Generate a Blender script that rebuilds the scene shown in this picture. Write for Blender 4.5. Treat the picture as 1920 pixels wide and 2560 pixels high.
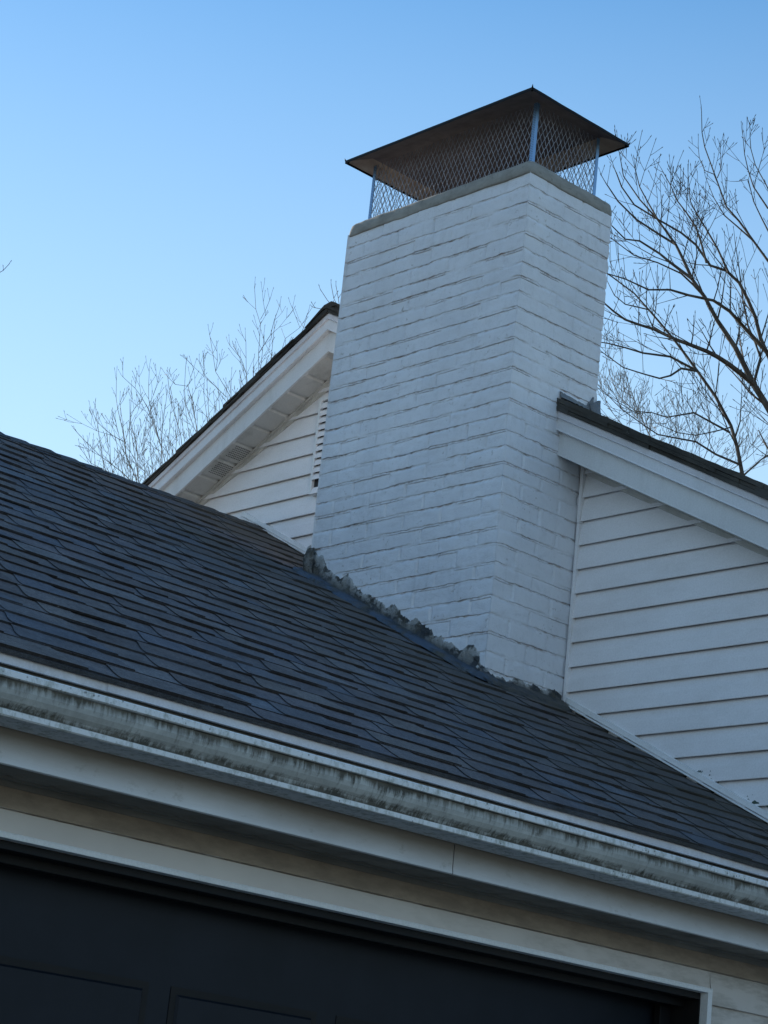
import bpy, math, random
from mathutils import Vector, noise, Matrix
random.seed(7)
R = math.radians
S = bpy.context.scene
for o in list(bpy.data.objects): bpy.data.objects.remove(o)

# ---------------------------------------------------------------- camera
CAM = Vector((-5.782, -5.823, -2.212)); YAW, PITCH, ROLL, FPX = 0.727, 0.3036, 0.1075, 5471.0
fwd = Vector((math.sin(YAW)*math.cos(PITCH), math.cos(YAW)*math.cos(PITCH), math.sin(PITCH)))
rt0 = Vector((math.cos(YAW), -math.sin(YAW), 0)); up0 = rt0.cross(fwd)
rgt = rt0*math.cos(ROLL) + up0*math.sin(ROLL); upv = -rt0*math.sin(ROLL) + up0*math.cos(ROLL)
cd = bpy.data.cameras.new('camera'); cam = bpy.data.objects.new('camera', cd)
S.collection.objects.link(cam); S.camera = cam
mw = Matrix((rgt, upv, -fwd)).transposed().to_4x4(); mw.translation = CAM; cam.matrix_world = mw
cd.sensor_fit = 'HORIZONTAL'; cd.sensor_width = 36; cd.lens = 36*FPX/1920; cd.clip_end = 2000; cd.clip_start = .05
S.render.resolution_x, S.render.resolution_y = 768, 1024

# ---------------------------------------------------------------- sky and sun (low sun behind the house)
SUN_AZ, SUN_EL = 5, 17
w = bpy.data.worlds.new('World'); S.world = w; w.use_nodes = True
nt = w.node_tree; sky = nt.nodes.new('ShaderNodeTexSky'); sky.sky_type = 'NISHITA'; sky.sun_disc = False
sky.sun_elevation = R(SUN_EL); sky.sun_rotation = R(SUN_AZ); sky.air_density = 1.05; sky.dust_density = .02; sky.ozone_density = 1.6
hs_ = nt.nodes.new('ShaderNodeHueSaturation'); hs_.inputs['Saturation'].default_value = 1.26; hs_.inputs['Hue'].default_value = .5
bg = nt.nodes['Background']; bg.inputs[1].default_value = .129; nt.links.new(sky.outputs[0], hs_.inputs['Color'])
# horizon haze all round the sky, thinning with elevation
tcw = nt.nodes.new('ShaderNodeTexCoord'); sxw = nt.nodes.new('ShaderNodeSeparateXYZ'); nt.links.new(tcw.outputs['Generated'], sxw.inputs[0])
mrw = nt.nodes.new('ShaderNodeMapRange'); nt.links.new(sxw.outputs['Z'], mrw.inputs[0])
for i_, v_ in zip((1, 2, 3, 4), (.53, .20, 0., .80)): mrw.inputs[i_].default_value = v_
mxw = nt.nodes.new('ShaderNodeMix'); mxw.data_type = 'RGBA'; nt.links.new(mrw.outputs[0], mxw.inputs[0]); nt.links.new(hs_.outputs[0], mxw.inputs[6]); mxw.inputs[7].default_value = (3.5, 4.6, 5.4, 1)
nt.links.new(mxw.outputs[2], bg.inputs[0])
sd = bpy.data.lights.new('sun', 'SUN'); sd.energy = 4.5; sd.angle = R(.5); sd.color = (1, .9, .78)
sun = bpy.data.objects.new('sun', sd); S.collection.objects.link(sun)
sv = Vector((math.sin(R(SUN_AZ))*math.cos(R(SUN_EL)), math.cos(R(SUN_AZ))*math.cos(R(SUN_EL)), math.sin(R(SUN_EL))))
sun.rotation_euler = sv.to_track_quat('Z', 'Y').to_euler(); sun.location = (0, 0, 12)
S.view_settings.view_transform = 'Standard'; S.view_settings.look = 'None'; S.view_settings.gamma = 1
S.view_settings.exposure = 0.66

# ---------------------------------------------------------------- helpers
def N(x, y=0., z=0.): return noise.noise(Vector((x, y, z)))
def at(px, py, depth):
    """3D point seen at photo pixel (1920x2560) at the given distance along the view axis"""
    return CAM + depth*(fwd + rgt*((px-960)/FPX) - upv*((py-1280)/FPX))
class MB:
    def __init__(s): s.v = []; s.f = []; s.c = []
    def vert(s, p): s.v.append(tuple(p)); return len(s.v)-1
    def face(s, ids, col=None): s.f.append(tuple(ids)); s.c.append(col)
    def quad(s, a, b, c, d, col=None):
        n = len(s.v); s.v += [tuple(a), tuple(b), tuple(c), tuple(d)]; s.face((n, n+1, n+2, n+3), col)
    def box(s, x0, x1, y0, y1, z0, z1, col=None):
        n = len(s.v)
        s.v += [(x0,y0,z0),(x1,y0,z0),(x1,y1,z0),(x0,y1,z0),(x0,y0,z1),(x1,y0,z1),(x1,y1,z1),(x0,y1,z1)]
        for q in ((0,3,2,1),(4,5,6,7),(0,1,5,4),(1,2,6,5),(2,3,7,6),(3,0,4,7)): s.face([n+i for i in q], col)
    def hexa(s, pts, col=None):
        n = len(s.v); s.v += [tuple(p) for p in pts]
        for q in ((0,3,2,1),(4,5,6,7),(0,1,5,4),(1,2,6,5),(2,3,7,6),(3,0,4,7)): s.face([n+i for i in q], col)
    def grid(s, rows, col=None, flip=False):
        n = len(s.v); m = len(rows[0])
        for r in rows: s.v += [tuple(p) for p in r]
        for i in range(len(rows)-1):
            for j in range(m-1):
                q = (n+i*m+j, n+i*m+j+1, n+(i+1)*m+j+1, n+(i+1)*m+j)
                s.face(q[::-1] if flip else q, col)
    def tube(s, pts, rad, k=4, col=None, cap=True):
        n0 = len(s.v); m = len(pts)
        pts = [Vector(p) for p in pts]
        ref = Vector((.31, .53, .79))
        for i, p in enumerate(pts):
            d = (pts[min(i+1, m-1)]-pts[max(i-1, 0)])
            if d.length < 1e-9: d = Vector((0, 0, 1))
            d.normalize(); a = d.cross(ref)
            if a.length < 1e-3: a = d.cross(Vector((1, 0, 0)))
            a.normalize(); b = d.cross(a); r = rad[i] if isinstance(rad, (list, tuple)) else rad
            for j in range(k):
                t = 2*math.pi*j/k; s.v.append(tuple(p + a*(r*math.cos(t)) + b*(r*math.sin(t))))
        for i in range(m-1):
            for j in range(k):
                s.face((n0+i*k+j, n0+i*k+(j+1) % k, n0+(i+1)*k+(j+1) % k, n0+(i+1)*k+j), col)
        if cap:
            s.face([n0+j for j in range(k)][::-1], col); s.face([n0+(m-1)*k+j for j in range(k)], col)
    def build(s, name, mat, parent=None, smooth=False, attr=None, bevel=0):
        me = bpy.data.meshes.new(name); me.from_pydata(s.v, [], s.f); me.update()
        if attr or any(c is not None for c in s.c):
            at_ = me.color_attributes.new('tint', 'FLOAT_COLOR', 'CORNER')
            buf = []
            for f, c in zip(s.f, s.c):
                c = c if c is not None else (1, 1, 1)
                buf += [c[0], c[1], c[2], 1.]*len(f)
            at_.data.foreach_set('color', buf)
        me.materials.append(mat)
        if smooth: me.polygons.foreach_set('use_smooth', [True]*len(me.polygons))
        o = bpy.data.objects.new(name, me); S.collection.objects.link(o)
        if parent: o.parent = parent; o.matrix_parent_inverse = parent.matrix_world.inverted()
        if bevel:
            b = o.modifiers.new('bevel', 'BEVEL'); b.width = bevel; b.segments = 2; b.limit_method = 'ANGLE'; b.angle_limit = R(40)
        return o
def thing(name, loc, label, cat, group=None):
    o = bpy.data.objects.new(name, None); S.collection.objects.link(o); o.location = loc
    o.matrix_world = Matrix.Translation(loc); o['label'] = label; o['category'] = cat
    if group: o['group'] = group
    return o

# ---------------------------------------------------------------- materials
class Mat:
    def __init__(s, name, rough=.7, spec=.3, metal=0):
        s.m = bpy.data.materials.new(name); s.m.use_nodes = True; s.t = s.m.node_tree
        s.b = s.t.nodes['Principled BSDF']; s.b.inputs['Roughness'].default_value = rough
        s.b.inputs['Specular IOR Level'].default_value = spec; s.b.inputs['Metallic'].default_value = metal
        s.geo = s.n('ShaderNodeNewGeometry'); s.pos = s.geo.outputs['Position']
    def n(s, t, **k):
        x = s.t.nodes.new(t)
        for a, b in k.items(): setattr(x, a, b)
        return x
    def l(s, a, b): s.t.links.new(a, b)
    def vec(s, sc, rot=None):
        m = s.n('ShaderNodeMapping'); m.inputs['Scale'].default_value = sc
        if rot: m.inputs['Rotation'].default_value = rot
        s.l(s.pos, m.inputs[0]); return m.outputs[0]
    def noise(s, scale=5., detail=4., rough=.55, sc=(1, 1, 1), rot=None):
        x = s.n('ShaderNodeTexNoise'); s.l(s.vec(sc, rot), x.inputs['Vector'])
        x.inputs['Scale'].default_value = scale; x.inputs['Detail'].default_value = detail; x.inputs['Roughness'].default_value = rough
        return x.outputs['Fac']
    def vor(s, scale, sc=(1, 1, 1)):
        x = s.n('ShaderNodeTexVoronoi'); s.l(s.vec(sc), x.inputs['Vector']); x.inputs['Scale'].default_value = scale
        return x.outputs['Distance']
    def ramp(s, f, a, b, va=0., vb=1.):
        r = s.n('ShaderNodeMapRange'); r.clamp = True; s.l(f, r.inputs[0])
        for i, v in zip((1, 2, 3, 4), (a, b, va, vb)): r.inputs[i].default_value = v
        return r.outputs[0]
    def math(s, op, a, b=None):
        m = s.n('ShaderNodeMath', operation=op)
        for i, v in enumerate((a, b)):
            if v is None: continue
            if isinstance(v, (int, float)): m.inputs[i].default_value = v
            else: s.l(v, m.inputs[i])
        return m.outputs[0]
    def mix(s, f, a, b, mode='MIX'):
        m = s.n('ShaderNodeMix', data_type='RGBA', blend_type=mode)
        for i, v in ((0, f), (6, a), (7, b)):
            if isinstance(v, (int, float)): m.inputs[i].default_value = v
            elif isinstance(v, tuple): m.inputs[i].default_value = (*v, 1)
            else: s.l(v, m.inputs[i])
        return m.outputs[2]
    def z(s, i='Z'):
        x = s.n('ShaderNodeSeparateXYZ'); s.l(s.pos, x.inputs[0]); return x.outputs[i]
    def attr(s, name):
        x = s.n('ShaderNodeAttribute'); x.attribute_name = name; return x
    def col(s, c):
        if isinstance(c, tuple): s.b.inputs['Base Color'].default_value = (*c, 1)
        else: s.l(c, s.b.inputs['Base Color'])
        return s
    def bump(s, h, strength=.3, dist=.002):
        b = s.n('ShaderNodeBump'); b.inputs['Strength'].default_value = strength; b.inputs['Distance'].default_value = dist
        s.l(h, b.inputs['Height']); s.l(b.outputs[0], s.b.inputs['Normal']); return s

def m_paint(name, c, c2, dirt=(.25, .23, .18), amt=.35, rough=.55, bs=.25, streak=(1, 1, .25)):
    m = Mat(name, rough)
    base = m.mix(m.ramp(m.noise(3, 5), .35, .65), c, c2)
    d = m.ramp(m.noise(9, 7, .65, streak), .5, .78, 0, amt)
    fine = m.ramp(m.noise(160, 3), .3, .7, .93, 1.05)
    cc = m.mix(d, base, dirt)
    g = m.n('ShaderNodeVectorMath', operation='SCALE'); m.l(cc, g.inputs[0]); m.l(fine, g.inputs['Scale'])
    m.col(g.outputs[0]); m.bump(m.noise(45, 6, .6), bs, .002); return m.m

# chimney brick paint: tint attribute red = mortar/unpainted exposure
mb = Mat('painted brick', .62, .25)
base = mb.mix(mb.ramp(mb.noise(4, 5), .35, .7), (.80, .815, .86), (.71, .725, .77))
base = mb.mix(mb.ramp(mb.noise(22, 6, .7), .52, .75, 0, .45), base, (.58, .59, .62))
a = mb.attr('tint'); sep = mb.n('ShaderNodeSeparateColor'); mb.l(a.outputs['Color'], sep.inputs[0])
expo = mb.math('MULTIPLY', sep.outputs[0], mb.ramp(mb.noise(26, 5, .65, (1, 1, 2.5)), .45, .62, 0, .95))
base = mb.mix(expo, base, mb.mix(mb.ramp(mb.noise(14, 3), .42, .6), (.30, .26, .225), (.36, .25, .21)))
spk = mb.ramp(mb.vor(31), .0, .045, 1, 0)
spk = mb.math('MULTIPLY', spk, mb.ramp(mb.noise(7, 2), .6, .64))
base = mb.mix(spk, base, (.03, .03, .03))
chip = mb.math('MULTIPLY', mb.ramp(mb.noise(38, 5, .7), .60, .66, 0, .7), mb.ramp(mb.noise(5, 3), .5, .6)); base = mb.mix(chip, base, (.36, .34, .33))
drip = mb.math('MULTIPLY', mb.ramp(mb.noise(26, 4, .6, (1, 1, .12)), .56, .72, 0, .35), mb.ramp(mb.noise(3, 3), .42, .6)); base = mb.mix(drip, base, (.5, .505, .53))
mb.col(base); mb.bump(mb.math('ADD', mb.noise(48, 8, .75), mb.math('MULTIPLY', mb.noise(200, 3), .35)), .7, .006); M_BRICK = mb.m

mc = Mat('concrete crown', .9, .15)
b_ = mc.mix(mc.ramp(mc.noise(12, 6, .6, (1, 1, 2)), .35, .68), (.27, .262, .24), (.37, .36, .335))
b_ = mc.mix(mc.ramp(mc.noise(35, 4), .6, .75, 0, .6), b_, (.13, .125, .11)); mc.col(b_); mc.bump(mc.noise(60, 8, .7), .5, .005); M_CROWN = mc.m

ms = Mat('asphalt shingle', .92, .12)
at1 = ms.attr('tint')
gr = ms.math('MULTIPLY', ms.ramp(ms.noise(420, 2, .8), .3, .75, .55, 1.5), ms.ramp(ms.noise(70, 5, .85), .32, .68, .62, 1.45))
gr2 = ms.ramp(ms.noise(6, 5, .65), .35, .7, 1.35, 2.05)
sc_ = ms.n('ShaderNodeVectorMath', operation='SCALE'); ms.l(at1.outputs['Color'], sc_.inputs[0]); ms.l(ms.math('MULTIPLY', gr, gr2), sc_.inputs['Scale'])
fl = ms.math('MULTIPLY', ms.ramp(ms.vor(55, (1, .6, 1)), .0, .16, 1, 0), ms.ramp(ms.noise(3.1, 3), .5, .68))
cc = ms.mix(ms.ramp(ms.noise(2.6, 4, .6), .54, .68, 0, .55), sc_.outputs[0], (.13, .145, .175))
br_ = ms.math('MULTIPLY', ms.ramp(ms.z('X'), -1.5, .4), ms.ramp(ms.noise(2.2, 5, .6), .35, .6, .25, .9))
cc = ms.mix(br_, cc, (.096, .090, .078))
cc = ms.mix(fl, cc, (.30, .30, .29)); ms.col(cc); ms.bump(ms.noise(300, 3, .8), .6, .003); M_SHINGLE = ms.m

M_FASCIA = m_paint('coated aluminium trim', (.76, .765, .79), (.70, .705, .725), (.30, .28, .22), .25)
M_BOARD = m_paint('rake board paint', (.72, .72, .72), (.66, .66, .66), (.25, .23, .18), .3)
M_SOFFIT = m_paint('soffit vinyl', (.62, .60, .56), (.55, .53, .49), (.16, .14, .1), .5)
M_SIDING = m_paint('vinyl siding', (.86, .845, .86), (.81, .79, .80), (.42, .39, .34), .22, .5, .12, (.4, .4, 1))
M_TRIM = m_paint('white trim', (.82, .83, .84), (.76, .765, .77), (.3, .28, .22), .2)
M_DRIP = m_paint('drip edge', (.74, .73, .76), (.62, .60, .62), (.36, .31, .28), .5)
M_LEADG = m_paint('bent flashing metal', (.12, .15, .19), (.22, .22, .22), (.05, .05, .05), .5)

# gutter: streaked dirt on the ogee face, paler lips
mg_ = Mat('dirty gutter', .75, .25)
z_ = mg_.z()
st = mg_.noise(34, 7, .75, (2.2, 1, .16)); blot = mg_.noise(9, 7, .72, (1, 1, .7))
zn = mg_.math('ADD', z_, mg_.math('MULTIPLY', mg_.math('SUBTRACT', mg_.noise(16, 5, .7), .5), .05))
mid = mg_.math('MULTIPLY', mg_.ramp(zn, -1.200, -1.230), mg_.ramp(zn, -1.262, -1.242))
k = mg_.math('ADD', mg_.math('MULTIPLY', st, .68), mg_.math('MULTIPLY', blot, .32))
wear = mg_.math('MULTIPLY', mg_.ramp(mg_.math('ADD', k, mg_.math('MULTIPLY', mid, .26)), .54, .72), .95)
face = mg_.mix(wear, mg_.mix(mg_.ramp(mg_.noise(14, 4), .35, .65), (.075, .072, .06), (.135, .125, .105)), mg_.mix(mg_.ramp(blot, .4, .6), (.52, .53, .51), (.38, .385, .37)))
lipc = mg_.mix(mg_.ramp(mg_.noise(40, 6, .7, (1, 1, .6)), .48, .68, 0, .75), (.74, .75, .76), (.26, .28, .23))
dots = mg_.math('MULTIPLY', mg_.ramp(mg_.vor(75), .0, .28, 1, 0), mg_.ramp(mg_.noise(6, 3), .5, .56))
lipc = mg_.mix(dots, lipc, (.02, .022, .02))
isl = mg_.math('MAXIMUM', mg_.ramp(z_, -1.2015, -1.1995), mg_.ramp(z_, -1.2625, -1.2645))
mg_.col(mg_.mix(isl, face, lipc)); mg_.bump(mg_.noise(70, 6, .7), .3, .002); M_GUTTER = mg_.m

# eave fascia: brown stain creeping down from behind the gutter
mf = Mat('stained fascia', .6, .3); z2 = mf.z()
stain = mf.ramp(mf.math('ADD', z2, mf.math('MULTIPLY', mf.noise(4, 6, .65, (.6, 1, 2)), .05)), -1.338, -1.268, 0, .88)
bf = mf.mix(mf.ramp(mf.noise(3, 5), .35, .65), (.70, .71, .73), (.62, .63, .65))
bf = mf.mix(stain, bf, (.19, .145, .10)); bf = mf.mix(mf.ramp(mf.noise(30, 7, .7, (.6, 1, 1)), .58, .75, 0, .5), bf, (.2, .18, .14))
mf.col(bf); mf.bump(mf.noise(50, 5), .12, .002); M_EFASCIA = mf.m

ms2 = Mat('grimy soffit', .8, .2)
ms2.col(ms2.mix(ms2.ramp(ms2.noise(12, 6, .6, (.3, 1, 1)), .35, .65), (.20, .185, .165), (.30, .28, .25))); ms2.bump(ms2.noise(30), .2); M_ESOFFIT = ms2.m

# garage siding: tan grime on the course right below the soffit
mgs = Mat('stained garage siding', .6, .25); z3 = mgs.z()
edge = mgs.math('ADD', z3, mgs.math('MULTIPLY', mgs.noise(7, 5, .6, (1, 1, 1.5)), .012))
grime = mgs.ramp(edge, -1.4185, -1.4165, 0, .93)
gx = mgs.ramp(mgs.z('X'), -2.2, .2, 0, 1)
gr3 = mgs.math('MULTIPLY', gx, mgs.ramp(mgs.noise(9, 7, .7, (.5, 1, 2)), .45, .68, 0, .75))
bs_ = mgs.mix(mgs.ramp(mgs.noise(3, 5), .35, .65), (.62, .57, .53), (.68, .63, .585))
bs_ = mgs.mix(gr3, bs_, (.22, .19, .145))
brown = mgs.mix(mgs.ramp(mgs.noise(26, 7, .7, (.35, 1, 1)), .4, .62), (.36, .275, .20), (.25, .19, .14))
mgs.col(mgs.mix(grime, bs_, brown)); mgs.bump(mgs.noise(60, 5), .15, .002); M_GSIDING = mgs.m

md = Mat('near black door paint', .5, .2)
md.col(md.mix(md.ramp(md.noise(6, 5), .35, .65), (.0055, .009, .015), (.009, .013, .021))); md.bump(md.noise(120, 3), .08, .001); M_DOOR = md.m
mj = Mat('black jamb', .6, .25); mj.col(mj.mix(mj.ramp(mj.noise(9, 5, .6, (.3, 1, 1)), .4, .65), (.006, .007, .009), (.013, .012, .012))); M_JAMB = mj.m

mt = Mat('roof tar and old flashing', .7, .35)
ta = mt.attr('tint')
tc = mt.mix(mt.ramp(mt.noise(16, 5, .6), .40, .6), (.045, .05, .055), (.10, .095, .08))
sepT = mt.n('ShaderNodeSeparateColor'); mt.l(ta.outputs['Color'], sepT.inputs[0])
blue = mt.math('MULTIPLY', sepT.outputs[2], mt.ramp(mt.noise(11, 5, .6, (1, 1, 1)), .38, .55, 0, .85))
tc = mt.mix(blue, tc, (.08, .12, .185))
pale = mt.math('MULTIPLY', sepT.outputs[0], mt.ramp(mt.noise(15, 6, .65), .46, .54, 0, .9))
tc = mt.mix(pale, tc, (.46, .46, .45)); mt.col(tc); mt.bump(mt.noise(45, 7, .7), .9, .01); M_TAR = mt.m

mz = Mat('galvanised steel', .45, .5, .6)
mz.col(mz.mix(mz.ramp(mz.noise(60, 4), .4, .62), (.30, .35, .42), (.40, .45, .52))); M_ZINC = mz.m
mzp = Mat('perforated galvanised steel', .5, .4, .4)
vo = mzp.n('ShaderNodeTexVoronoi'); vo.inputs['Scale'].default_value = 1; vo.inputs['Randomness'].default_value = 0
mzp.l(mzp.vec((170, 170, 125)), vo.inputs['Vector'])
mzp.col(mzp.mix(mzp.ramp(vo.outputs['Distance'], .30, .36), (.03, .05, .09), (.24, .42, .68))); M_ZPERF = mzp.m
ml = Mat('shade-tinted lid metal', .55, .35, .35)
mla = ml.attr('tint'); mls = ml.n('ShaderNodeVectorMath', operation='MULTIPLY'); ml.l(ml.mix(ml.ramp(ml.noise(14, 6, .7), .38, .66), (.30, .25, .24), (.42, .37, .35)), mls.inputs[0]); ml.l(mla.outputs['Color'], mls.inputs[1]); ml.col(mls.outputs[0]); ml.bump(ml.noise(20, 5), .2, .004); M_LID = ml.m  # tint carries painted light and shade over the lid's base metal colour
mw_ = Mat('screen strand metal', .85, .1, 0); mw_.col(mw_.mix(mw_.ramp(mw_.noise(25, 4), .4, .65), (.25, .26, .30), (.36, .37, .42))); M_WIRE = mw_.m

def m_bark(name, a, b):
    m = Mat(name, .9, .15); m.col(m.mix(m.ramp(m.noise(12, 6, .7, (1, 1, .3)), .38, .66), a, b)); m.bump(m.noise(50, 6, .7, (1, 1, .3)), .5, .01); return m.m
M_BARK = m_bark('dark bark', (.055, .045, .038), (.13, .11, .09))
M_BARK2 = m_bark('grey bark', (.17, .17, .165), (.30, .28, .26))
mgd = Mat('lawn', .95, .1); mgd.col(mgd.mix(mgd.ramp(mgd.noise(.8, 8, .7), .35, .65), (.20, .18, .11), (.28, .24, .15))); mgd.bump(mgd.noise(40, 5), .6, .03); M_LAWN = mgd.m
mdw = Mat('driveway asphalt', .9, .2); mdw.col(mdw.mix(mdw.ramp(mdw.noise(60, 5), .35, .65), (.20, .195, .185), (.27, .262, .245))); mdw.bump(mdw.noise(150, 3), .4, .004); M_DRIVE = mdw.m
mli = Mat('lichen', .9, .1); mli.col(mli.mix(mli.ramp(mli.noise(60, 4), .4, .6), (.04, .07, .055), (.09, .13, .10))); M_LICHEN = mli.m

# ---------------------------------------------------------------- geometry constants (metres)
ZG = -3.85
WX = .465                      # gable wall plane (faces -X)
MR, ZR0 = .5085, -.2735        # garage roof: z = ZR0 + MR*y
YE, YR = -1.645, 2.14          # eave, ridge
YW = YE+.23                    # garage front wall plane
CW, CD = 1.113, .513           # chimney
YP, ZP, MG, RX = 1.531, 1.716, .5165, .287
def rz(y): return ZR0 + MR*y
def gz(y, z0=ZP): return z0 - MG*abs(y-YP)

# ---------------------------------------------------------------- ground
def sheet(name, x0, x1, y0, y1, z, mat):
    m = MB(); m.quad((x0,y0,z),(x1,y0,z),(x1,y1,z),(x0,y1,z)); o = m.build(name, mat); o['kind'] = 'structure'; return o
sheet('ground', -600, 600, -600, 600, ZG, M_LAWN)
sheet('driveway', -5.4, .1, -16, YW+.2, ZG+.006, M_DRIVE)

# ================================================================= GARAGE
garage = thing('garage', (-2.4, YW, ZG), 'low attached garage with charcoal shingle roof, dirty white gutter and near-black door', 'garage')
XL = -5.9
def shingle_field(mb, P, s_len, x0, x1, expo, base_t=.0080, tooth=True, seed=1, cols=None, flip=False):
    """P(x, s, h) maps along-eave x, up-slope s and height h to 3D."""
    rnd = random.Random(seed); bounds = [0.]
    while bounds[-1] < s_len-.05: bounds.append(bounds[-1]+expo+.0125*bounds[-1])
    bounds = [v*s_len/bounds[-1] for v in bounds]; n = len(bounds)-1
    palette = [(.098,.087,.090),(.103,.092,.091),(.090,.085,.090),(.108,.095,.090),(.099,.088,.087),(.086,.086,.098),(.098,.102,.114),(.086,.075,.074),(.120,.112,.113)]
    wts = [4,4,4,3,4,2,1,3,1]
    for c in range(n):
        s0 = bounds[c]; s1 = min(bounds[c+1]+.03, s_len)
        # base layer
        x = x0; xs = [x]
        while x < x1: x += .16; xs.append(min(x, x1))
        jit = rnd.uniform(-.002, .002)
        b = palette[rnd.randrange(5)]
        def hb(xx, t): return base_t*(1-t)+.0008+.0035*N(xx*1.3, s0*3, seed)*0
        rows = [[P(xx, s0+jit+.0022*N(xx*5, c*7.1, seed), -.004) for xx in xs], [P(xx, s0+jit+.0022*N(xx*5, c*7.1, seed), base_t) for xx in xs], [P(xx, s1, .0008) for xx in xs]]
        nb = len(mb.v); m = len(xs)
        for r in rows: mb.v += [tuple(p) for p in r]
        for i in range(2):
            for j in range(m-1):
                if j % 2 == 0: b = rnd.choices(palette, wts)[0]
                q = (nb+i*m+j, nb+i*m+j+1, nb+(i+1)*m+j+1, nb+(i+1)*m+j)
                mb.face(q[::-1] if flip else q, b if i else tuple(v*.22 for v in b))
        if not tooth: continue
        x = x0+rnd.uniform(-.2, .1)
        while x < x1:
            wd = rnd.choice([.15, .18, .22, .27])*rnd.uniform(.9, 1.1); gap = rnd.choice([.10, .13, .16, .19])*rnd.uniform(.9, 1.1)
            xa, xb = max(x, x0), min(x+wd, x1)
            if xb-xa > .03:
                tl, tr = rnd.uniform(.035, .058), rnd.uniform(.03, .05)
                b = rnd.choices(palette, wts)[0]; tt = rnd.uniform(.0030, .0040); dj = rnd.uniform(-.003, .004)
                K = 7; L = []; Rr = []
                for i in range(K+1):
                    t = i/K; sm = t*t*(3-2*t); s = s0+dj*(1-t)+(s1-s0)*t
                    xl = xa - tl*.5 + tl*sm; xr = xb + tr*.5 - tr*sm
                    xl, xr = max(x0, xl), min(x1, xr)
                    h = base_t*(1-t)+.0008*t+tt
                    L.append((xl, s, h)); Rr.append((xr, s, h))
                nb = len(mb.v)
                for l_, r_ in zip(L, Rr):
                    mb.v += [tuple(P(l_[0], l_[1], l_[2]-.0055)), tuple(P(*l_)), tuple(P(*r_)), tuple(P(r_[0], r_[1], r_[2]-.0055))]
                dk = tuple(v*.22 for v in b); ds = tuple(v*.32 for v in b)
                for i in range(K):
                    q = nb+i*4
                    for (a_, b2, cc_) in ((0, 1, ds), (1, 2, b), (2, 3, ds)):
                        f = (q+a_, q+b2, q+b2+4, q+a_+4); mb.face(f[::-1] if flip else f, cc_)
                f = (nb, nb+3, nb+2, nb+1); mb.face(f[::-1] if flip else f, dk)
            x += wd+gap
    return n
cs = 1/math.sqrt(1+MR*MR); sn = MR*cs
nrm = Vector((0, -sn, cs)); upd = Vector((0, cs, sn))
def PG(x, s, h):
    hh = h + .0045*N(x*.9, s*1.6, 3) + .002*N(x*3.2, s*4, 8)
    sag = -.012*math.exp(-((x+1.2)/2.2)**2)*math.sin(math.pi*min(max(s/4.25, 0), 1))
    return Vector((x, YE, rz(YE))) + upd*s + nrm*(hh+.001+sag)
SL = (YR-YE)/cs
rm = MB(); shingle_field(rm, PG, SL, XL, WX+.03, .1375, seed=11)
# starter course edge hanging over the drip edge
for i in range(80):
    x0 = XL+(WX+.03-XL)*i/80; x1 = XL+(WX+.03-XL)*(i+1)/80; d0 = .004*N(x0*2); d1 = .004*N(x1*2)
    rm.hexa([PG(x0,-.010+d0,-.006),PG(x1,-.010+d1,-.006),PG(x1,.1,-.006),PG(x0,.1,-.006),PG(x0,-.008+d0,.003),PG(x1,-.008+d1,.003),PG(x1,.1,.001),PG(x0,.1,.001)], (.04,.04,.042))
# back slope
def PB(x, s, h): return Vector((x, YR+(YR-YE), rz(YE))) + Vector((0, -cs, sn))*s + Vector((0, sn, cs))*h
shingle_field(rm, PB, SL, XL, WX+.03, .1275, seed=5, tooth=False, flip=True)
# ridge caps
rnd = random.Random(3); x = XL
while x < WX-.02:
    ln = .135; b = rnd.choice([(.05,.056,.066),(.045,.045,.047),(.058,.064,.074),(.04,.043,.05)])
    x1 = min(x+ln+.02, WX); t0, t1 = .017+rnd.uniform(-.001, .002), .010
    zr = rz(YR); wv = .15+rnd.uniform(-.006, .006); sg = .004*N(x*1.1, 5)
    for xa, xb, ta, tb in ((x, x1, t1, t0),):
        for sd_ in (-1, 1):
            pts = []
            for q in range(4):
                yy = YR+sd_*wv*cs*q/3
                zz = zr-abs(yy-YR)*MR + (-.006 if q == 0 else 0)+sg
                pts.append((yy, zz))
            nb = len(rm.v)
            for yy, zz in pts: rm.v += [(xa, yy, zz+ta), (xb, yy, zz+tb), (xa, yy, zz+ta-.010), (xb, yy, zz+tb-.010)]
            for q in range(3):
                k4 = nb+q*4; rm.face((k4, k4+1, k4+5, k4+4), b); rm.face((k4, k4+2, k4+6, k4+4), b)
                rm.face((k4+1, k4+3, k4+7, k4+5), b)
            rm.face((nb+12, nb+13, nb+15, nb+14), tuple(v*.5 for v in b))
    x += ln
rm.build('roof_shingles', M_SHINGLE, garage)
# a solid roof deck right below the shingles
dk = MB()
dk.hexa([(XL+.02,YE+.02,rz(YE)-.045),(WX,YE+.02,rz(YE)-.045),(WX,YR,rz(YR)-.08),(XL+.02,YR,rz(YR)-.08),(XL+.02,YE+.02,rz(YE)-.022),(WX,YE+.02,rz(YE)-.022),(WX,YR,rz(YR)-.02),(XL+.02,YR,rz(YR)-.02)])
dk.build('roof_deck', M_ESOFFIT, garage)

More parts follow.
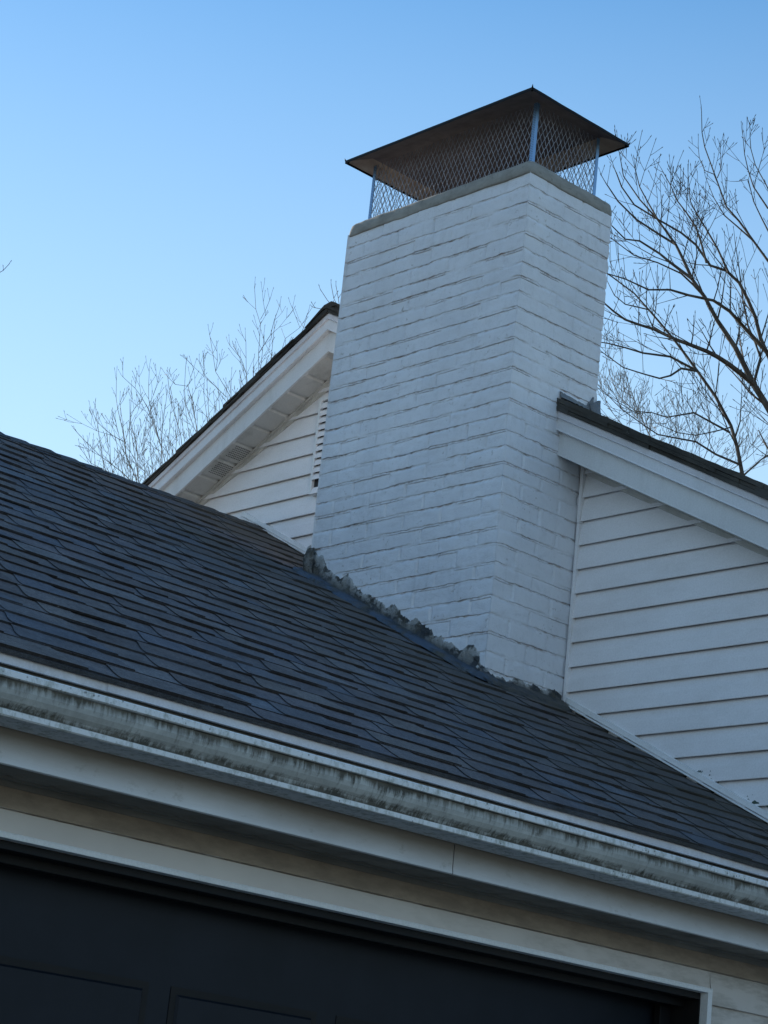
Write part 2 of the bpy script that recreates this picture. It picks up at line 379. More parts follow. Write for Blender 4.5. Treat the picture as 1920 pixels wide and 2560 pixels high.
# drip edge: two lengths with a lapped seam
de = MB()
def strip(m, prof, x0, x1, n=40, wob=.0015, sd_=0):
    rows = []
    for i in range(n+1):
        x = x0+(x1-x0)*i/n; rows.append([(x, y+wob*N(x*2, j*.3, sd_), z+wob*N(x*1.5, j*.3+9, sd_)) for j, (y, z) in enumerate(prof)])
    m.grid(rows)
for x0, x1, dy in ((XL, -2.86, 0), (-2.87, WX, -.0025)):
    strip(de, [(YE+.08, rz(YE)+.032), (YE+.005+dy, rz(YE)-.006), (YE+.004+dy, rz(YE)-.010), (YE+.003+dy, -1.139), (YE-.003+dy, -1.1425), (YE+.004+dy, -1.1435)], x0, x1)
de.build('drip_edge', M_DRIP, garage)
# gutter
gu = MB()
gp = [(YE+.020, -1.150), (YE+.017, -1.150), (YE+.017, -1.272), (YE-.080, -1.272), (YE-.105, -1.205), (YE-.107, -1.186), (YE-.112, -1.182), (YE-.118, -1.182), (YE-.120, -1.185), (YE-.120, -1.1985), (YE-.116, -1.2005),
      (YE-.108, -1.202), (YE-.109, -1.212), (YE-.109, -1.222), (YE-.105, -1.233), (YE-.097, -1.244), (YE-.088, -1.252), (YE-.083, -1.259), (YE-.084, -1.2625), (YE-.090, -1.2635), (YE-.090, -1.276), (YE-.086, -1.2785), (YE+.020, -1.2785)]
strip(gu, gp, XL-.05, WX+.6, 120, .002, 4)
gu.build('gutter', M_GUTTER, garage)
# dirt and wet leaves lying in the gutter trough
gd = MB(); strip(gd, [(YE+.016, -1.168), (YE-.04, -1.186), (YE-.103, -1.19)], XL, WX+.4, 200, .012, 6)
gd.build('gutter_debris', M_TAR, garage)
# fascia (two lengths, a hairline seam) and soffit
fa = MB()
for x0, x1, dy in ((XL, -1.6665, 0), (-1.6625, WX, .0014)):
    n = 30
    rows = []
    for i in range(n+1):
        x = x0+(x1-x0)*i/n; wv = .0015*N(x*1.2, 4)
        rows.append([(x, YE+.035, -1.12), (x, YE+.022+dy+wv, -1.12), (x, YE+.021+dy+wv, -1.345), (x, YE+.018+dy+wv, -1.3605), (x, YE+.022+dy, -1.3625), (x, YE+.04, -1.3605)])
    fa.grid(rows)
fa.build('fascia', M_EFASCIA, garage)
so = MB(); rows = []
n = 300
for i in range(n+1):
    x = XL+(WX-XL)*i/n; d = .005*(1 if (i % 6) in (0,) else 0)
    rows.append([(x, YE+.03, -1.3565+d), (x, YW-.02, -1.352+d)])
so.grid(rows, flip=True)
strip(so, [(YW-.022, -1.349), (YW-.022, -1.357), (YW-.013, -1.3575), (YW-.013, -1.372), (YW+.01, -1.374)], XL, WX, 60, .0012, 9)
so.build('soffit', M_ESOFFIT, garage)
# front wall siding: clapboards, opening for the door
DX0, DX1, DZ = -5.15, -.318, -1.492
sg = MB()
def claps(m, zs, expo, ranges, P, depth=.013, n=10):
    """P(u, out, z)"""
    for zb in zs:
        for (u0, u1) in ranges(zb, zb+expo):
            rows = []
            for i in range(n+1):
                u = u0+(u1-u0)*i/n; wv = .0012*N(u*1.7, zb*5)
                rows.append([P(u, 0., zb+.005), P(u, depth-.004+wv, zb+.0005), P(u, depth-.001+wv, zb), P(u, depth+wv, zb+.0025), P(u, depth*.62+wv, zb+expo*.52), P(u, depth*.60+wv, zb+expo*.55), P(u, .001+wv*.5, zb+expo+.001)])
            m.grid(rows)
PF = lambda u, o, z: (u, YW-o, z)
zs = [-1.423-.102*k for k in range(24)]
sg_r = lambda a, b: [(XL+.05, WX)] if a > DZ-.01 else [(XL+.05, DX0), (DX1+.02, WX)]
claps(sg, [-1.423], .102, sg_r, PF, n=60)
claps(sg, [-1.4775], .0545, lambda a, b: [(DX0-.02, DX1+.02)], PF, .006, n=60)
claps(sg, zs[1:], .102, lambda a, b: [(XL+.05, DX0), (DX1+.02, WX)], PF, n=20)
sg.build('siding', M_GSIDING, garage)
# hidden body of the garage: back and left gable wall, ceiling
bd = MB(); yb = YR+(YR-YE)-.3
bd.box(XL+.05, XL+.12, YW+.05, yb, ZG, -1.35); bd.box(XL+.05, WX, yb, yb+.1, ZG, -1.35)
bd.face([bd.vert(p) for p in ((XL+.05, YW, -1.35), (XL+.05, YR, rz(YR)-.08), (XL+.05, yb+.1, -1.35))])
bd.build('side_wall', M_SIDING, garage)
# door trim
tr = MB()
strip(tr, [(YW+.02, -1.4775), (YW-.016, -1.4775), (YW-.018, -1.481), (YW-.017, DZ), (YW+.012, DZ-.001)], DX0-.02, DX1+.021, 50, .0006, 2)
for x0, x1 in ((DX1, DX1+.021), (DX0-.021, DX0)): tr.box(x0, x1, YW-.017, YW+.012, ZG, DZ)
tr.build('door_trim', M_TRIM, garage)
# jamb and header
jb = MB()
jb.box(DX1-.004, DX1+.0, YW+.012, YW+.19, ZG, DZ-.006)
jb.box(DX0, DX0+.004, YW+.012, YW+.19, ZG, DZ-.006)
jb.box(DX0, DX1, YW+.0125, YW+.075, DZ-.022, DZ-.0015)
jb.box(DX0, DX1, YW+.075, YW+.115, DZ-.045, DZ-.003)
jb.box(DX0, DX1, YW+.115, YW+.20, DZ-.030, DZ-.004)
jb.box(DX1-.055, DX1-.004, YW+.125, YW+.15, ZG, DZ-.03)
jb.build('door_jamb', M_JAMB, garage, bevel=.003)
gdoor = MB(); yd = YW+.165
gdoor.box(DX0+.005, DX1-.006, yd, yd+.04, ZG+.01, DZ-.03)
door = gdoor.build('garage_door', M_DOOR, garage)
px_r = -1.763
while px_r+.577 < DX1-.05: px_r += .577
x1 = px_r
while x1-.505 > DX0+.03:
    x0 = x1-.505
    for zt in (-1.742, -2.27, -2.80, -3.33):
        zb = zt-.43
        p = MB()
        g = MB(); g.box(x0, x1, yd-.0022, yd-.0002, zb, zt); e = .019; f = .006
        p.hexa([(x0+e,yd-.0024,zb+e),(x1-e,yd-.0024,zb+e),(x1-e,yd-.0024,zt-e),(x0+e,yd-.0024,zt-e),(x0+e+f,yd-.009,zb+e+f),(x1-e-f,yd-.009,zb+e+f),(x1-e-f,yd-.009,zt-e-f),(x0+e+f,yd-.009,zt-e-f)])
        g.build('panel_groove', M_JAMB, door)  # groove shade painted in: backing takes the jamb's black
        p.build('panel', M_DOOR, door)
    x1 -= .577

# ================================================================= HOUSE
house = thing('house', (WX, YP, ZG), 'taller house with cream clapboard gable, white rake boards and dark shingle roof behind the chimney', 'house')
YEH0, YEH1 = -3.1, YP+(YP+3.1)
PH = lambda u, o, z: (WX-o, u, z)
hs = MB()
def hr(a, b):
    yl = YP-(ZP-.03-b)/MG; yr_ = YP+(ZP-.03-b)/MG
    yl, yr_ = max(yl, -2.85), min(yr_, 5.9)
    if yr_ <= yl: return []
    out = []
    for (u0, u1) in ((yl, min(-.004, yr_)), (max(CW+.0, yl), yr_)):
        if u1-u0 > .01: out.append((u0, u1))
    return out
zs = [.085-.102*k for k in range(-16, 40)]
claps(hs, [z for z in zs if z < ZP-.1], .102, hr, PH, .018, n=16)
hs.box(WX, WX+.1, -2.85, 5.9, ZG, gz(-2.85)-.1)
hs.face([hs.vert(p) for p in ((WX+.002, -2.85, gz(-2.85)-.1), (WX+.002, YP, ZP-.1), (WX+.002, 5.9, gz(-2.85)-.1))])
hs.box(WX+.1, 8, -2.85, -2.75, ZG, gz(-2.85)-.1); hs.box(WX+.1, 8, 5.8, 5.9, ZG, gz(-2.85)-.1); hs.box(7.9, 8, -2.75, 5.8, ZG, gz(-2.85)-.1)
hs.build('gable_siding', M_SIDING, house)

# sloped member helper on the rake planes: side = -1 towards -Y (right), +1 towards +Y (left)
def rake(m, side, y_far, prof, n=24, wob=.0012, y0=YP, sd_=0):
    rows = []
    for i in range(n+1):
        y = y0+(y_far-y0)*i/n; wv = wob*N(y*1.9, side, sd_)
        rows.append([(x+wv, y, gz(y, z)+wv*.5) for x, z in prof])
    m.grid(rows, flip=(side > 0))
def both(name, prof, mat, wob=.0012):
    for side, yf, y0 in ((1, YEH1, YP), (-1, YEH0, YP)):
        m = MB(); rake(m, side, yf, prof, 40, wob); m.build(name, mat, house)
both('rake_drip_edge', [(RX+.05, 1.722), (RX-.006, 1.716), (RX-.0075, 1.712), (RX-.006, 1.690), (RX-.009, 1.687), (RX, 1.685)], M_DRIP)
both('rake_fascia', [(RX+.01, 1.70), (RX, 1.695), (RX-.001, 1.640), (RX-.003, 1.634), (RX+.001, 1.631), (RX+.021, 1.632)], M_FASCIA)
both('rake_board', [(RX+.02, 1.66), (RX+.019, 1.60), (RX+.018, 1.537), (RX+.017, 1.531), (RX+.021, 1.5285), (RX+.035, 1.531)], M_BOARD)
# soffit with grooved and perforated panels
sm = MB(); XS0, XS1 = RX+.022, WX-.004
for side, yf in ((1, YEH1), (-1, YEH0)):
    L = abs(yf-YP); y = 0.02; k = 0; pit = .121
    yprev = 0.
    while y < L-.02:
        segs = [(yprev, y, 0), (y, y+.004, 1), (y+.004, y+.020, 2), (y+.020, y+.024, 3)]
        for a0, a1, kd in segs:
            h0, h1 = {0: (0, 0), 1: (0, .009), 2: (.009, .009), 3: (.009, 0)}[kd]
            ya, yb_ = YP+side*a0, YP+side*a1
            q = [(XS0, ya, gz(ya, 1.5295)+h0), (XS1, ya, gz(ya, 1.5295)+h0), (XS1, yb_, gz(yb_, 1.5295)+h1), (XS0, yb_, gz(yb_, 1.5295)+h1)]
            sm.quad(*(q if side > 0 else q[::-1]))
        yprev = y+.024; y += pit; k += 1
sm.build('rake_soffit', M_SOFFIT, house)
# perforations
mh = Mat('soffit hole', .9, 0); mh.col(mh.mix(mh.ramp(mh.noise(30), .4, .6), (.02, .02, .02), (.03, .028, .025)))
for ya in (YP+.02+.121*6+.03, YP+.02+.121*5+.03):
    vm = MB()
    for i in range(11):
        for j in range(7):
            x = XS0+.035+i*.0105+(.005 if j % 2 else 0); y = ya+j*.0115; z = gz(y, 1.5295)-.0008
            vm.quad((x-.0032, y-.0022, z+.0011), (x-.0032, y+.0022, z-.0011), (x+.0032, y+.0022, z-.0011), (x+.0032, y-.0022, z+.0011))
    vm.build('soffit_vent', mh.m, house)
# F channel where soffit meets the siding
for side, yf, y0 in ((1, YEH1, YP), (-1, YEH0, YP)):
    m = MB(); rake(m, side, yf, [(WX-.03, 1.529), (WX-.03, 1.523), (WX-.016, 1.521), (WX-.016, 1.500), (WX-.012, 1.498), (WX, 1.499)], 30, .0008, y0, 7)
    m.build('soffit_channel', M_SOFFIT, house)
# house roof: layered shingle edge
rf = MB()
csg = 1/math.sqrt(1+MG*MG)
for side, yf, th in ((1, YEH1+.3, .030), (-1, YEH0-.3, .052)):
    L = abs(yf-YP); n = int(L/.112); rnd = random.Random(4+side)
    for i in range(n):
        y0, y1 = YP+side*L*i/n, YP+side*(L*(i+1)/n+.03)
        b = rnd.choice([(.045,.045,.048),(.036,.037,.042),(.055,.052,.05)])
        for lay in range(3):
            t0 = th*lay/3+.001; t1 = th*(lay+1)/3 + (.005 if lay == 2 else 0)
            j = rnd.uniform(-.005, .006); bump = .006*N(i*.45, lay, side)
            xs = RX-.018+j
            za0, za1 = gz(y0, ZP)+t0, gz(y1, ZP)+t0
            zb0, zb1 = gz(y0, ZP)+t1-(.006 if lay == 2 else 0)+bump, gz(y1, ZP)+t1+bump
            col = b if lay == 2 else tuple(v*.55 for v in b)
            P8 = [(xs, y0, za0), (8.2, y0, za0), (8.2, y1, za1), (xs, y1, za1), (xs, y0, zb0), (8.2, y0, zb0), (8.2, y1, zb1), (xs, y1, zb1)]
            rf.hexa(P8, col)
# ridge caps of the house
x = RX-.020; k = 0
while x < 8.2:
    pts = [(YP-.15, gz(YP-.15, ZP)+.050), (YP-.06, gz(YP-.06, ZP)+.060), (YP-.025, ZP+.045), (YP+.025, ZP+.036), (YP+.06, gz(YP+.06, ZP)+.044), (YP+.15, gz(YP+.15, ZP)+.028)]
    nb = len(rf.v); x1 = x+.15
    for yy, zz in pts: rf.v += [(x, yy, zz+.004), (x1, yy, zz-.004), (x, yy, min(zz-.01, ZP+.02) if abs(yy-YP) < .1 else zz-.004)]
    for q in range(5):
        a_ = nb+q*3; rf.face((a_, a_+1, a_+4, a_+3), (.04,.04,.045)); rf.face((a_, a_+3, a_+5, a_+2), (.025,.025,.025))
    x += .13
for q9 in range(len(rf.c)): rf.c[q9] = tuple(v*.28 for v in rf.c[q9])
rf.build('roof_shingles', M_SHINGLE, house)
# corner trim where siding meets the chimney
ct = MB(); 
for (z0, z1, d) in ((rz(0)+.01, .485, 0), (.4855, .76, .0015)):
    ct.box(WX-.024-d, WX+.002, -.020-d, -.006, z0, z1)
ct.build('corner_trim', M_SIDING, house, bevel=.002)
# J channel and step flashing along the garage roof
for name, ya, yb_, mat in (('wall_channel', -.028, -1.9, M_TRIM), ('wall_channel', CW+.01, YR+.06, M_TRIM)):
    m = MB(); n = 30; rows = []
    for i in range(n+1):
        y = ya+(yb_-ya)*i/n; z = rz(y)+.001*N(y*3)
        rows.append([(WX, y, z+.020), (WX-.022, y, z+.021), (WX-.024, y, z+.023), (WX-.024, y, z+.044), (WX-.021, y, z+.046), (WX-.012, y, z+.046)])
    m.grid(rows, flip=(yb_ > ya)); m.build(name, mat, house)
    m = MB(); rows = []
    for i in range(n+1):
        y = ya+(yb_-ya)*i/n; z = rz(y)+.001*N(y*3)
        rows.append([(WX-.002, y, z+.018), (WX-.034, y, z+.0165), (WX-.036, y, z+.0155), (WX-.036, y, z+.0115), (WX-.034, y, z+.0105)])
    m.grid(rows, flip=(yb_ > ya)); m.build('step_flashing', mat, house)
# gable vent half hidden behind the chimney
vent = MB(); yv0, yv1, zv0, zv1 = 1.36, 1.705, .885, 1.372
vent.box(WX-.034, WX-.012, yv1-.016, yv1, zv0+.005, zv1); vent.box(WX-.034, WX-.012, yv0, yv0+.016, zv0+.005, zv1)
vent.box(WX-.034, WX-.012, yv0+.0165, yv1-.0165, zv1-.016, zv1-.002); vent.box(WX-.032, WX-.012, yv0+.0165, yv1-.0165, zv0, zv0+.008)
vf = vent.build('gable_vent', M_TRIM, house)
mvk = Mat('vent void', .9, .1); mvk.col((.05, .05, .052)); vb = MB(); vb.box(WX-.0195, WX-.0165, yv0+.017, yv1-.017, zv0+.01, zv1-.018); vb.build('vent_opening', mvk.m, vf)
for i in range(13):
    zt = zv1-.022-i*.0355
    if i == 11: continue
    lv = MB(); e = .002*N(i*3.3)
    rows = []
    for q in range(7):
        t = q/6; y = yv0+.0165+(yv1-yv0-.033)*t; rows.append([(WX-.021, y, zt), (WX-.030, y, zt-.012), (WX-.038+e, y, zt-.036), (WX-.037+e, y, zt-.038), (WX-.029, y, zt-.018)])
    lv.grid(rows); lv.build('louver', M_SIDING, vf)

# lichen specks on the lowest boards
lc = MB(); rnd = random.Random(5)
for (yy, zz, rr, n_) in ((-.985, -.728, .014, 3), (-1.03, -.745, .010, 2), (-.74, -.60, .004, 5), (-.70, -.595, .003, 6), (-.95, -.70, .003, 4), (-.80, -.63, .0022, 3)):
    for _ in range(n_):
        cy_, cz_ = yy+rnd.uniform(-.03, .03)*(1 if rr < .006 else .6), zz+rnd.uniform(-.012, .014)
        r_ = rr*rnd.uniform(.5, 1.1); f = []
        for q in range(9):
            t = q/9*2*math.pi; r2 = r_*rnd.uniform(.6, 1.2); f.append(lc.vert((WX-.0165, cy_+r2*math.cos(t)*1.3, cz_+r2*math.sin(t)*.8)))
        lc.face(f[::-1]); lc.build('lichen_patch', M_LICHEN, house); lc = MB()

# ================================================================= CHIMNEY
chim = thing('chimney', (CD/2, CW/2, -.6), 'white painted brick chimney rising through the roofs beside the gable', 'chimney')
JZ = {0: 1.833, 1: 1.76, 2: 1.692, 3: 1.62, 4: 1.548, 5: 1.487, 6: 1.425, 7: 1.36, 8: 1.29, 9: 1.218, 10: 1.154, 11: 1.09, 12: 1.024, 13: .958, 14: .888, 15: .823, 16: .755, 17: .689, 18: .621, 19: .559, 20: .489, 21: .414, 22: .349, 23: .283, 24: .206, 25: .144, 26: .068, 27: -.001, 28: -.077, 29: -.155, 30: -.225, 31: -.295, 32: -.365, 33: -.43}
ZT = 1.895
# perimeter: near corner (0,0) -> right (CD,0) -> (CD,CW) -> (0,CW) -> back ; we store from left face to right face
per = []   # (x, y, nx, ny, u, face)
nL = 270
for i in range(nL): per.append((0, CW*(1-i/nL), -1, 0 if i else 1, CW*(1-i/nL), 0))
nR = 126
for i in range(nR): per.append((CD*i/nR, 0, -1 if i == 0 else 0, -1, CD*i/nR, 1))
for i in range(20): per.append((CD, CW*i/20, 1, -1 if i == 0 else 0, CW*i/20, 2))
for i in range(12): per.append((CD*(1-i/12), CW, 1 if i == 0 else 0, 1, CD*(1-i/12), 3))
BP = .2226
rowsz = []  # (z, course, kind t)
ztop = ZT; ks = sorted(JZ)
for k in ks:
    zj = JZ[k]; hgt = ztop-zj
    for q in range(8): rowsz.append((ztop-hgt*(q/8)**1.0, k, q/8, None))
    for d_, kd in ((.0012, 'e'), (-.0006, 'r'), (-.0045, 'm'), (-.0085, 's')): rowsz.append((zj+d_, k, 1., kd))
    ztop = zj-.0105
br = MB(); nP = len(per); cols_v = []
brick_rnd = {}
def brd(face, k, b):
    key = (face, k, b)
    if key not in brick_rnd:
        r_ = random.Random(hash(key) & 0xffff); brick_rnd[key] = (r_.uniform(-.0035, .003), r_.uniform(-.004, .004), r_.random())
    return brick_rnd[key]
for (z, k, t, kd) in rowsz:
    for (x, y, nx, ny, u, fc) in per:
        off = BP*.5 if (k+(fc % 2)) % 2 else 0
        q = (u+off+ (.004*N(k*7.7, fc)))/BP; b = math.floor(q); fr = q-b
        dist = min(fr, 1-fr)*BP
        a_, tl, rn = brd(fc, k, b)
        corner = (nx != 0 and ny != 0)
        soft = N(u*2.2+fc*9, z*2.2, 1.)
        amp = .6+.9*N(u*4.1+fc*13, k*1.7, 2.) + .35*(N(u*17, k*3.1, 5.))
        amp = max(.06, min(1.7, amp*1.15-.12))
        d = (a_+tl*(fr-.5)*.8)*(0 if corner else min(1, dist/.012)) + .0028*soft + .0019*N(u*22+fc*5, z*30) + (.0011*N(u*70, z*95) if (rn > .55) else .0004*N(u*70, z*95))
        hj = max(0, 1-dist/.0085)
        joint = 0.
        if not corner or True:
            if kd in ('r', 'm'): joint = 1. if kd == 'r' else .8
            elif kd == 's': joint = .35
            elif kd == 'e': joint = .1
        dz = .0032*N(u*13+fc*3, k*4.3)+.0026*N(u*42, k*9.1)+.0014*N(u*130, k*5.1) if kd else 0
        if t < .2 and not kd: dz += .0012*N(u*20, k*2.2)
        if not kd: ed = max(0, 1-min(t, 1-t)/.17); d -= .0022*ed*ed
        d -= joint*.0072*amp
        if not kd and hj > 0 and not corner: d -= hj*(.0034+.0060*max(0, N(u*3, k*2.3, 7)+.1)+.0012*(z < .9))*(1 if t > .04 else .3)
        if nx == -1 and ny == 1: d = .004
        ex = .004*N(z*2.3, 3.3) ; ey = .004*N(z*2.1, 8.3)
        if fc > 1 and not (nx and ny): d -= .010
        lean = .0
        if nx and ny: px_, py_ = x+nx*d+ex, y+ny*d+ey
        else: px_, py_ = x+nx*d+ex, y+ny*d+ey
        br.v.append((px_, py_, z+dz))
        cols_v.append(min(1, joint*1.1*amp + (hj*.15 if not kd else 0)))
nrw = len(rowsz)
for i in range(nrw-1):
    for j in range(nP):
        j2 = (j+1) % nP
        # rows go downward, perimeter goes left face -> right face
        br.face((i*nP+j, (i+1)*nP+j, (i+1)*nP+j2, i*nP+j2))
br.face([j for j in range(nP)])
me = bpy.data.meshes.new('brick_stack'); me.from_pydata(br.v, [], br.f); me.update()
ca = me.color_attributes.new('tint', 'FLOAT_COLOR', 'POINT')
buf = []
for c in cols_v: buf += [c, c, c, 1]
ca.data.foreach_set('color', buf)
me.polygons.foreach_set('use_smooth', [True]*len(me.polygons)); me.polygons[len(me.polygons)-1].use_smooth = False
me.set_sharp_from_angle(angle=R(55)); me.materials.append(M_BRICK); ob = bpy.data.objects.new('brick_stack', me); S.collection.objects.link(ob); ob.parent = chim; ob.matrix_parent_inverse = chim.matrix_world.inverted()
# concrete crown
cr = MB()
def ring(off, z, rad, n=8, wz=0., jit=.0012):
    pts = []
    for cx_, cy_, a0 in ((CD+off-rad, -off+rad, -90), (CD+off-rad, CW+off-rad, 0), (-off+rad, CW+off-rad, 90), (-off+rad, -off+rad, 180)):
        for i in range(n+1):
            t = R(a0+90*i/n); pts.append((cx_+rad*math.cos(t), cy_+rad*math.sin(t)))
    out = []; m = len(pts)
    for i in range(m):
        p, q = pts[i], pts[(i+1) % m]; L = math.hypot(q[0]-p[0], q[1]-p[1]); ns = max(1, int(L/.012))
        for s_ in range(ns):
            x = p[0]+(q[0]-p[0])*s_/ns; y = p[1]+(q[1]-p[1])*s_/ns
            out.append((x+jit*N(x*30, y*30, z*9), y+jit*N(x*30+5, y*30, z*9), z+wz*N(x*6, y*6)+jit*N(x*25, y*25, 3)))
    return out
# constant topology: sample by angle-free resampling of a fixed list
def rs(off, z, rad, wz, jit, n=360):
    pts = ring(off, z, rad, 8, wz, jit); P = pts+[pts[0]]
    d = [0]
    for a_, b_ in zip(P, P[1:]): d.append(d[-1]+math.dist(a_, b_))
    out = []; j = 0
    for i in range(n):
        t = d[-1]*i/n
        while d[j+1] < t: j += 1
        f = (t-d[j])/max(1e-9, d[j+1]-d[j]); out.append(tuple(P[j][c]+(P[j+1][c]-P[j][c])*f for c in range(3)))
    return out
rings = [rs(-.05, 1.885, .01, 0, 0), rs(.001, 1.886, .012, .004, .002), rs(.004, 1.892, .014, .004, .002), rs(.003, 1.915, .018, .003, .002), rs(.001, 1.936, .024, .003, .002), rs(-.006, 1.946, .028, .003, .0018), rs(-.018, 1.9515, .03, .003, .0015), rs(-.06, 1.960, .03, .002, .001), rs(-.12, 1.966, .03, .001, .001)]
m = 360
for r_ in rings: cr.v += r_
for i in range(len(rings)-1):
    for j in range(m): cr.face((i*m+j, i*m+(j+1) % m, (i+1)*m+(j+1) % m, (i+1)*m+j))
cr.face([(len(rings)-1)*m+j for j in range(m)])
cr.build('crown', M_CROWN, chim, smooth=True)
# flue tile stub inside the cage
fl_ = MB(); fl_.box(.16, .36, .36, .76, 1.955, 2.02)
mfl = Mat('flue tile', .9, .1); mfl.col((.10, .07, .055)); fl_.build('flue', mfl.m, chim, bevel=.01)

# tar and crumpled step flashing at the foot of the stack
tar = MB()
def lerp3(a, b, t): return tuple(a[i]+(b[i]-a[i])*t for i in range(3))
def tarstrip(P, u0, u1, hfun, ofun, seed, flip):
    n = int(abs(u1-u0)/.0035); rows = []; m = 17
    for i in range(n+1):
        u = u0+(u1-u0)*i/n; h = hfun(u); o_ = ofun(u); row = []
        for j in range(m):
            t = j/(m-1)
            lump = .004*abs(N(u*13, t*3, seed))+.004*N(u*38, t*7, seed)+.0025*N(u*110, t*15, seed)
            if t < .55: a_ = t/.55; out = .003+.006*a_*a_+lump*math.sin(math.pi*min(1, a_*1.1+.05)); zz = h*(1-a_)+.012*a_
            else: a_ = (t-.55)/.45; out = .014+o_*a_; zz = .012*(1-a_)+.0085+.5*lump*(1-a_)
            if j == 0: out = -.006
            if j == m-1: zz = -.004
            row.append(P(u, out, zz))
        rows.append(row)
    nb = len(tar.v)
    for r_ in rows: tar.v += [tuple(p) for p in r_]
    for i in range(n):
        for j in range(m-1):
            q = (nb+i*m+j, nb+i*m+j+1, nb+(i+1)*m+j+1, nb+(i+1)*m+j); t = j/(m-1)
            tar.face(q[::-1] if flip else q, (max(0, 1-t*1.9), 0, min(1, max(0, t*2.4-.85)) if seed == 1 else .12))
def hL(u):   # stepped ragged top edge on the big face
    st_ = ((u+.02) % .155)/.155
    tri = st_/.8 if st_ < .8 else (1-st_)/.2
    h = .058+.026*tri+.030*N(u*6.3, 4.)+.020*N(u*23, 2.)+.010*N(u*64, 1.)+.008*N(u*170, 3.)
    if u > 1.0: h += .055*min(1, (u-1.0)/.05)
    if .01 < u < .13: h += .024*math.sin(math.pi*(u-.01)/.12)**.6
    if u < .03: h = h*.6+.01
    return max(.014, h)
tarstrip(lambda u, o, z: (-o, u, rz(u)+z+ .004), -.012, CW+.03, hL, lambda u: (.050+.018*N(u*7, 6.)+.008*N(u*31, 2.)+.012*(1 if u > 1 else 0)), 1, False)
def hR(u): return max(.010, .042+.018*N(u*14, 9.)+.016*N(u*45, 3.)+.008*N(u*130, 4.)-.02*math.exp(-((u-.1)/.07)**2))
tarstrip(lambda u, o, z: (u, -o, rz(-o)+z+.004), -.045, WX-.03, hR, lambda u: .055+.02*N(u*8, 2.), 2, True)
nb = len(tar.v); tar.v.append((-.004, -.004, rz(0)+.034))
for q in range(28):
    t = q/28*2*math.pi; r_ = .072+.014*N(q*.6, 3); r2 = .042
    tar.v.append((r2*math.cos(t), r2*math.sin(t), rz(r2*math.sin(t))+.030+.006*N(q*.8, 5)))
    tar.v.append((r_*math.cos(t), r_*math.sin(t), rz(r_*math.sin(t))+.008))
for q in range(28):
    q2 = (q+1) % 28; tar.face((nb, nb+1+2*q, nb+1+2*q2), (0, 0, .6)); tar.face((nb+1+2*q, nb+2+2*q, nb+2+2*q2, nb+1+2*q2), (0, 0, .8))
tb = tar.build('base_flashing', M_TAR, chim)
# torn metal lump at the upper end of the flashing
lp = MB(); rows = []
for i in range(15):
    a_ = i/14; row = []
    for j in range(17):
        t = j/16*math.pi; r_ = .030*math.sin(math.pi*(a_*.85+.1))+.004
        row.append((-.018-r_*math.sin(t)*1.0+.006*N(i*.5, j*.7, 3), CW-.045+.085*(.5+.0)*(1-0)*math.cos(t)*.5+.03+.006*N(i*.7, j*.5, 8), rz(CW-.02)+.012+.115*a_+.008*N(i*.9, j*.9, 1)))
    rows.append(row)
lp.grid(rows, (.35, 0, 0)); lp.build('torn_flashing', M_TAR, chim, smooth=False)
# counter flashing on the right face above the house roof
cf = MB(); rnd = random.Random(9)
rows = []
for i in range(24):
    x = RX-.005+.20*i/23; zz = gz(0, ZP)+.052
    top = .030-.012*i/23+.006*N(i*.8, 1)
    if i > 19: top += .05*((i-19)/4)
    rows.append([(x, -.030+.006*N(i*.6, 7), zz-.004), (x, -.014+.005*N(i, 3), zz+.004+.004*N(i*.9, 2)), (x, -.009+.004*N(i*.7, 5), zz+top*.6), (x, -.0075+.004*N(i*.5, 9), zz+top), (x, .004, zz+top+.002)])
cf.grid(rows); 
rows = []
for i in range(9):
    t = i/8; row = []
    for j in range(7):
        s_ = j/6; row.append((CD-.055+.062*s_+.004*N(i, j), -.012-.022*(1-t)*(1-abs(s_-.5))-.004*N(i*.8, j*.6, 4), gz(0, ZP)+.045+.075*t*(.55+.45*s_)))
    rows.append(row)
cf.grid(rows)
rows = []
for i in range(9):
    t = i/8; rows.append([(CD+.003+.035*(1-t)*(1-t)*q/4+.002*N(i, q), -.01+.05*q/4, gz(0, ZP)+.05+.07*t) for q in range(5)])
cf.grid(rows)
cf.build('counter_flashing', M_LEADG, chim)

# ================================================================= CHIMNEY CAP
X0, X1, Y0, Y1 = -.083, .530, -.052, 1.098
ZL = 2.223; IN = .085; cap_b = 1.950
lid = MB()
def lidsurf(dz, flip):
    o = [(X0, Y0), (X1, Y0), (X1, Y1), (X0, Y1)]; i_ = [(X0+IN, Y0+IN), (X1-IN, Y0+IN), (X1-IN, Y1-IN), (X0+IN, Y1-IN)]
    xm = (X0+X1)/2; rg = [(xm, Y0+.30), (xm, Y1-.30)]
    O = [lid.vert((x, y, ZL+dz)) for x, y in o]; I = [lid.vert((x, y, ZL+dz+.026)) for x, y in i_]; G = [lid.vert((x, y, ZL+dz+.075)) for x, y in rg]
    fs = [(O[a], O[(a+1) % 4], I[(a+1) % 4], I[a]) for a in range(4)]
    fs += [(I[0], I[1], G[0]), (I[1], I[2], G[1], G[0]), (I[2], I[3], G[1]), (I[3], I[0], G[0], G[1])]
    for i9, f in enumerate(fs): lid.face(f if not flip else f[::-1], (1.15, 1.05, .9) if i9 in (1, 2) else (.5, .48, .52))  # painted light: two end aprons tinted as if lit, all else darkened
    return O
A_ = lidsurf(.0018, False); B_ = lidsurf(0, True)
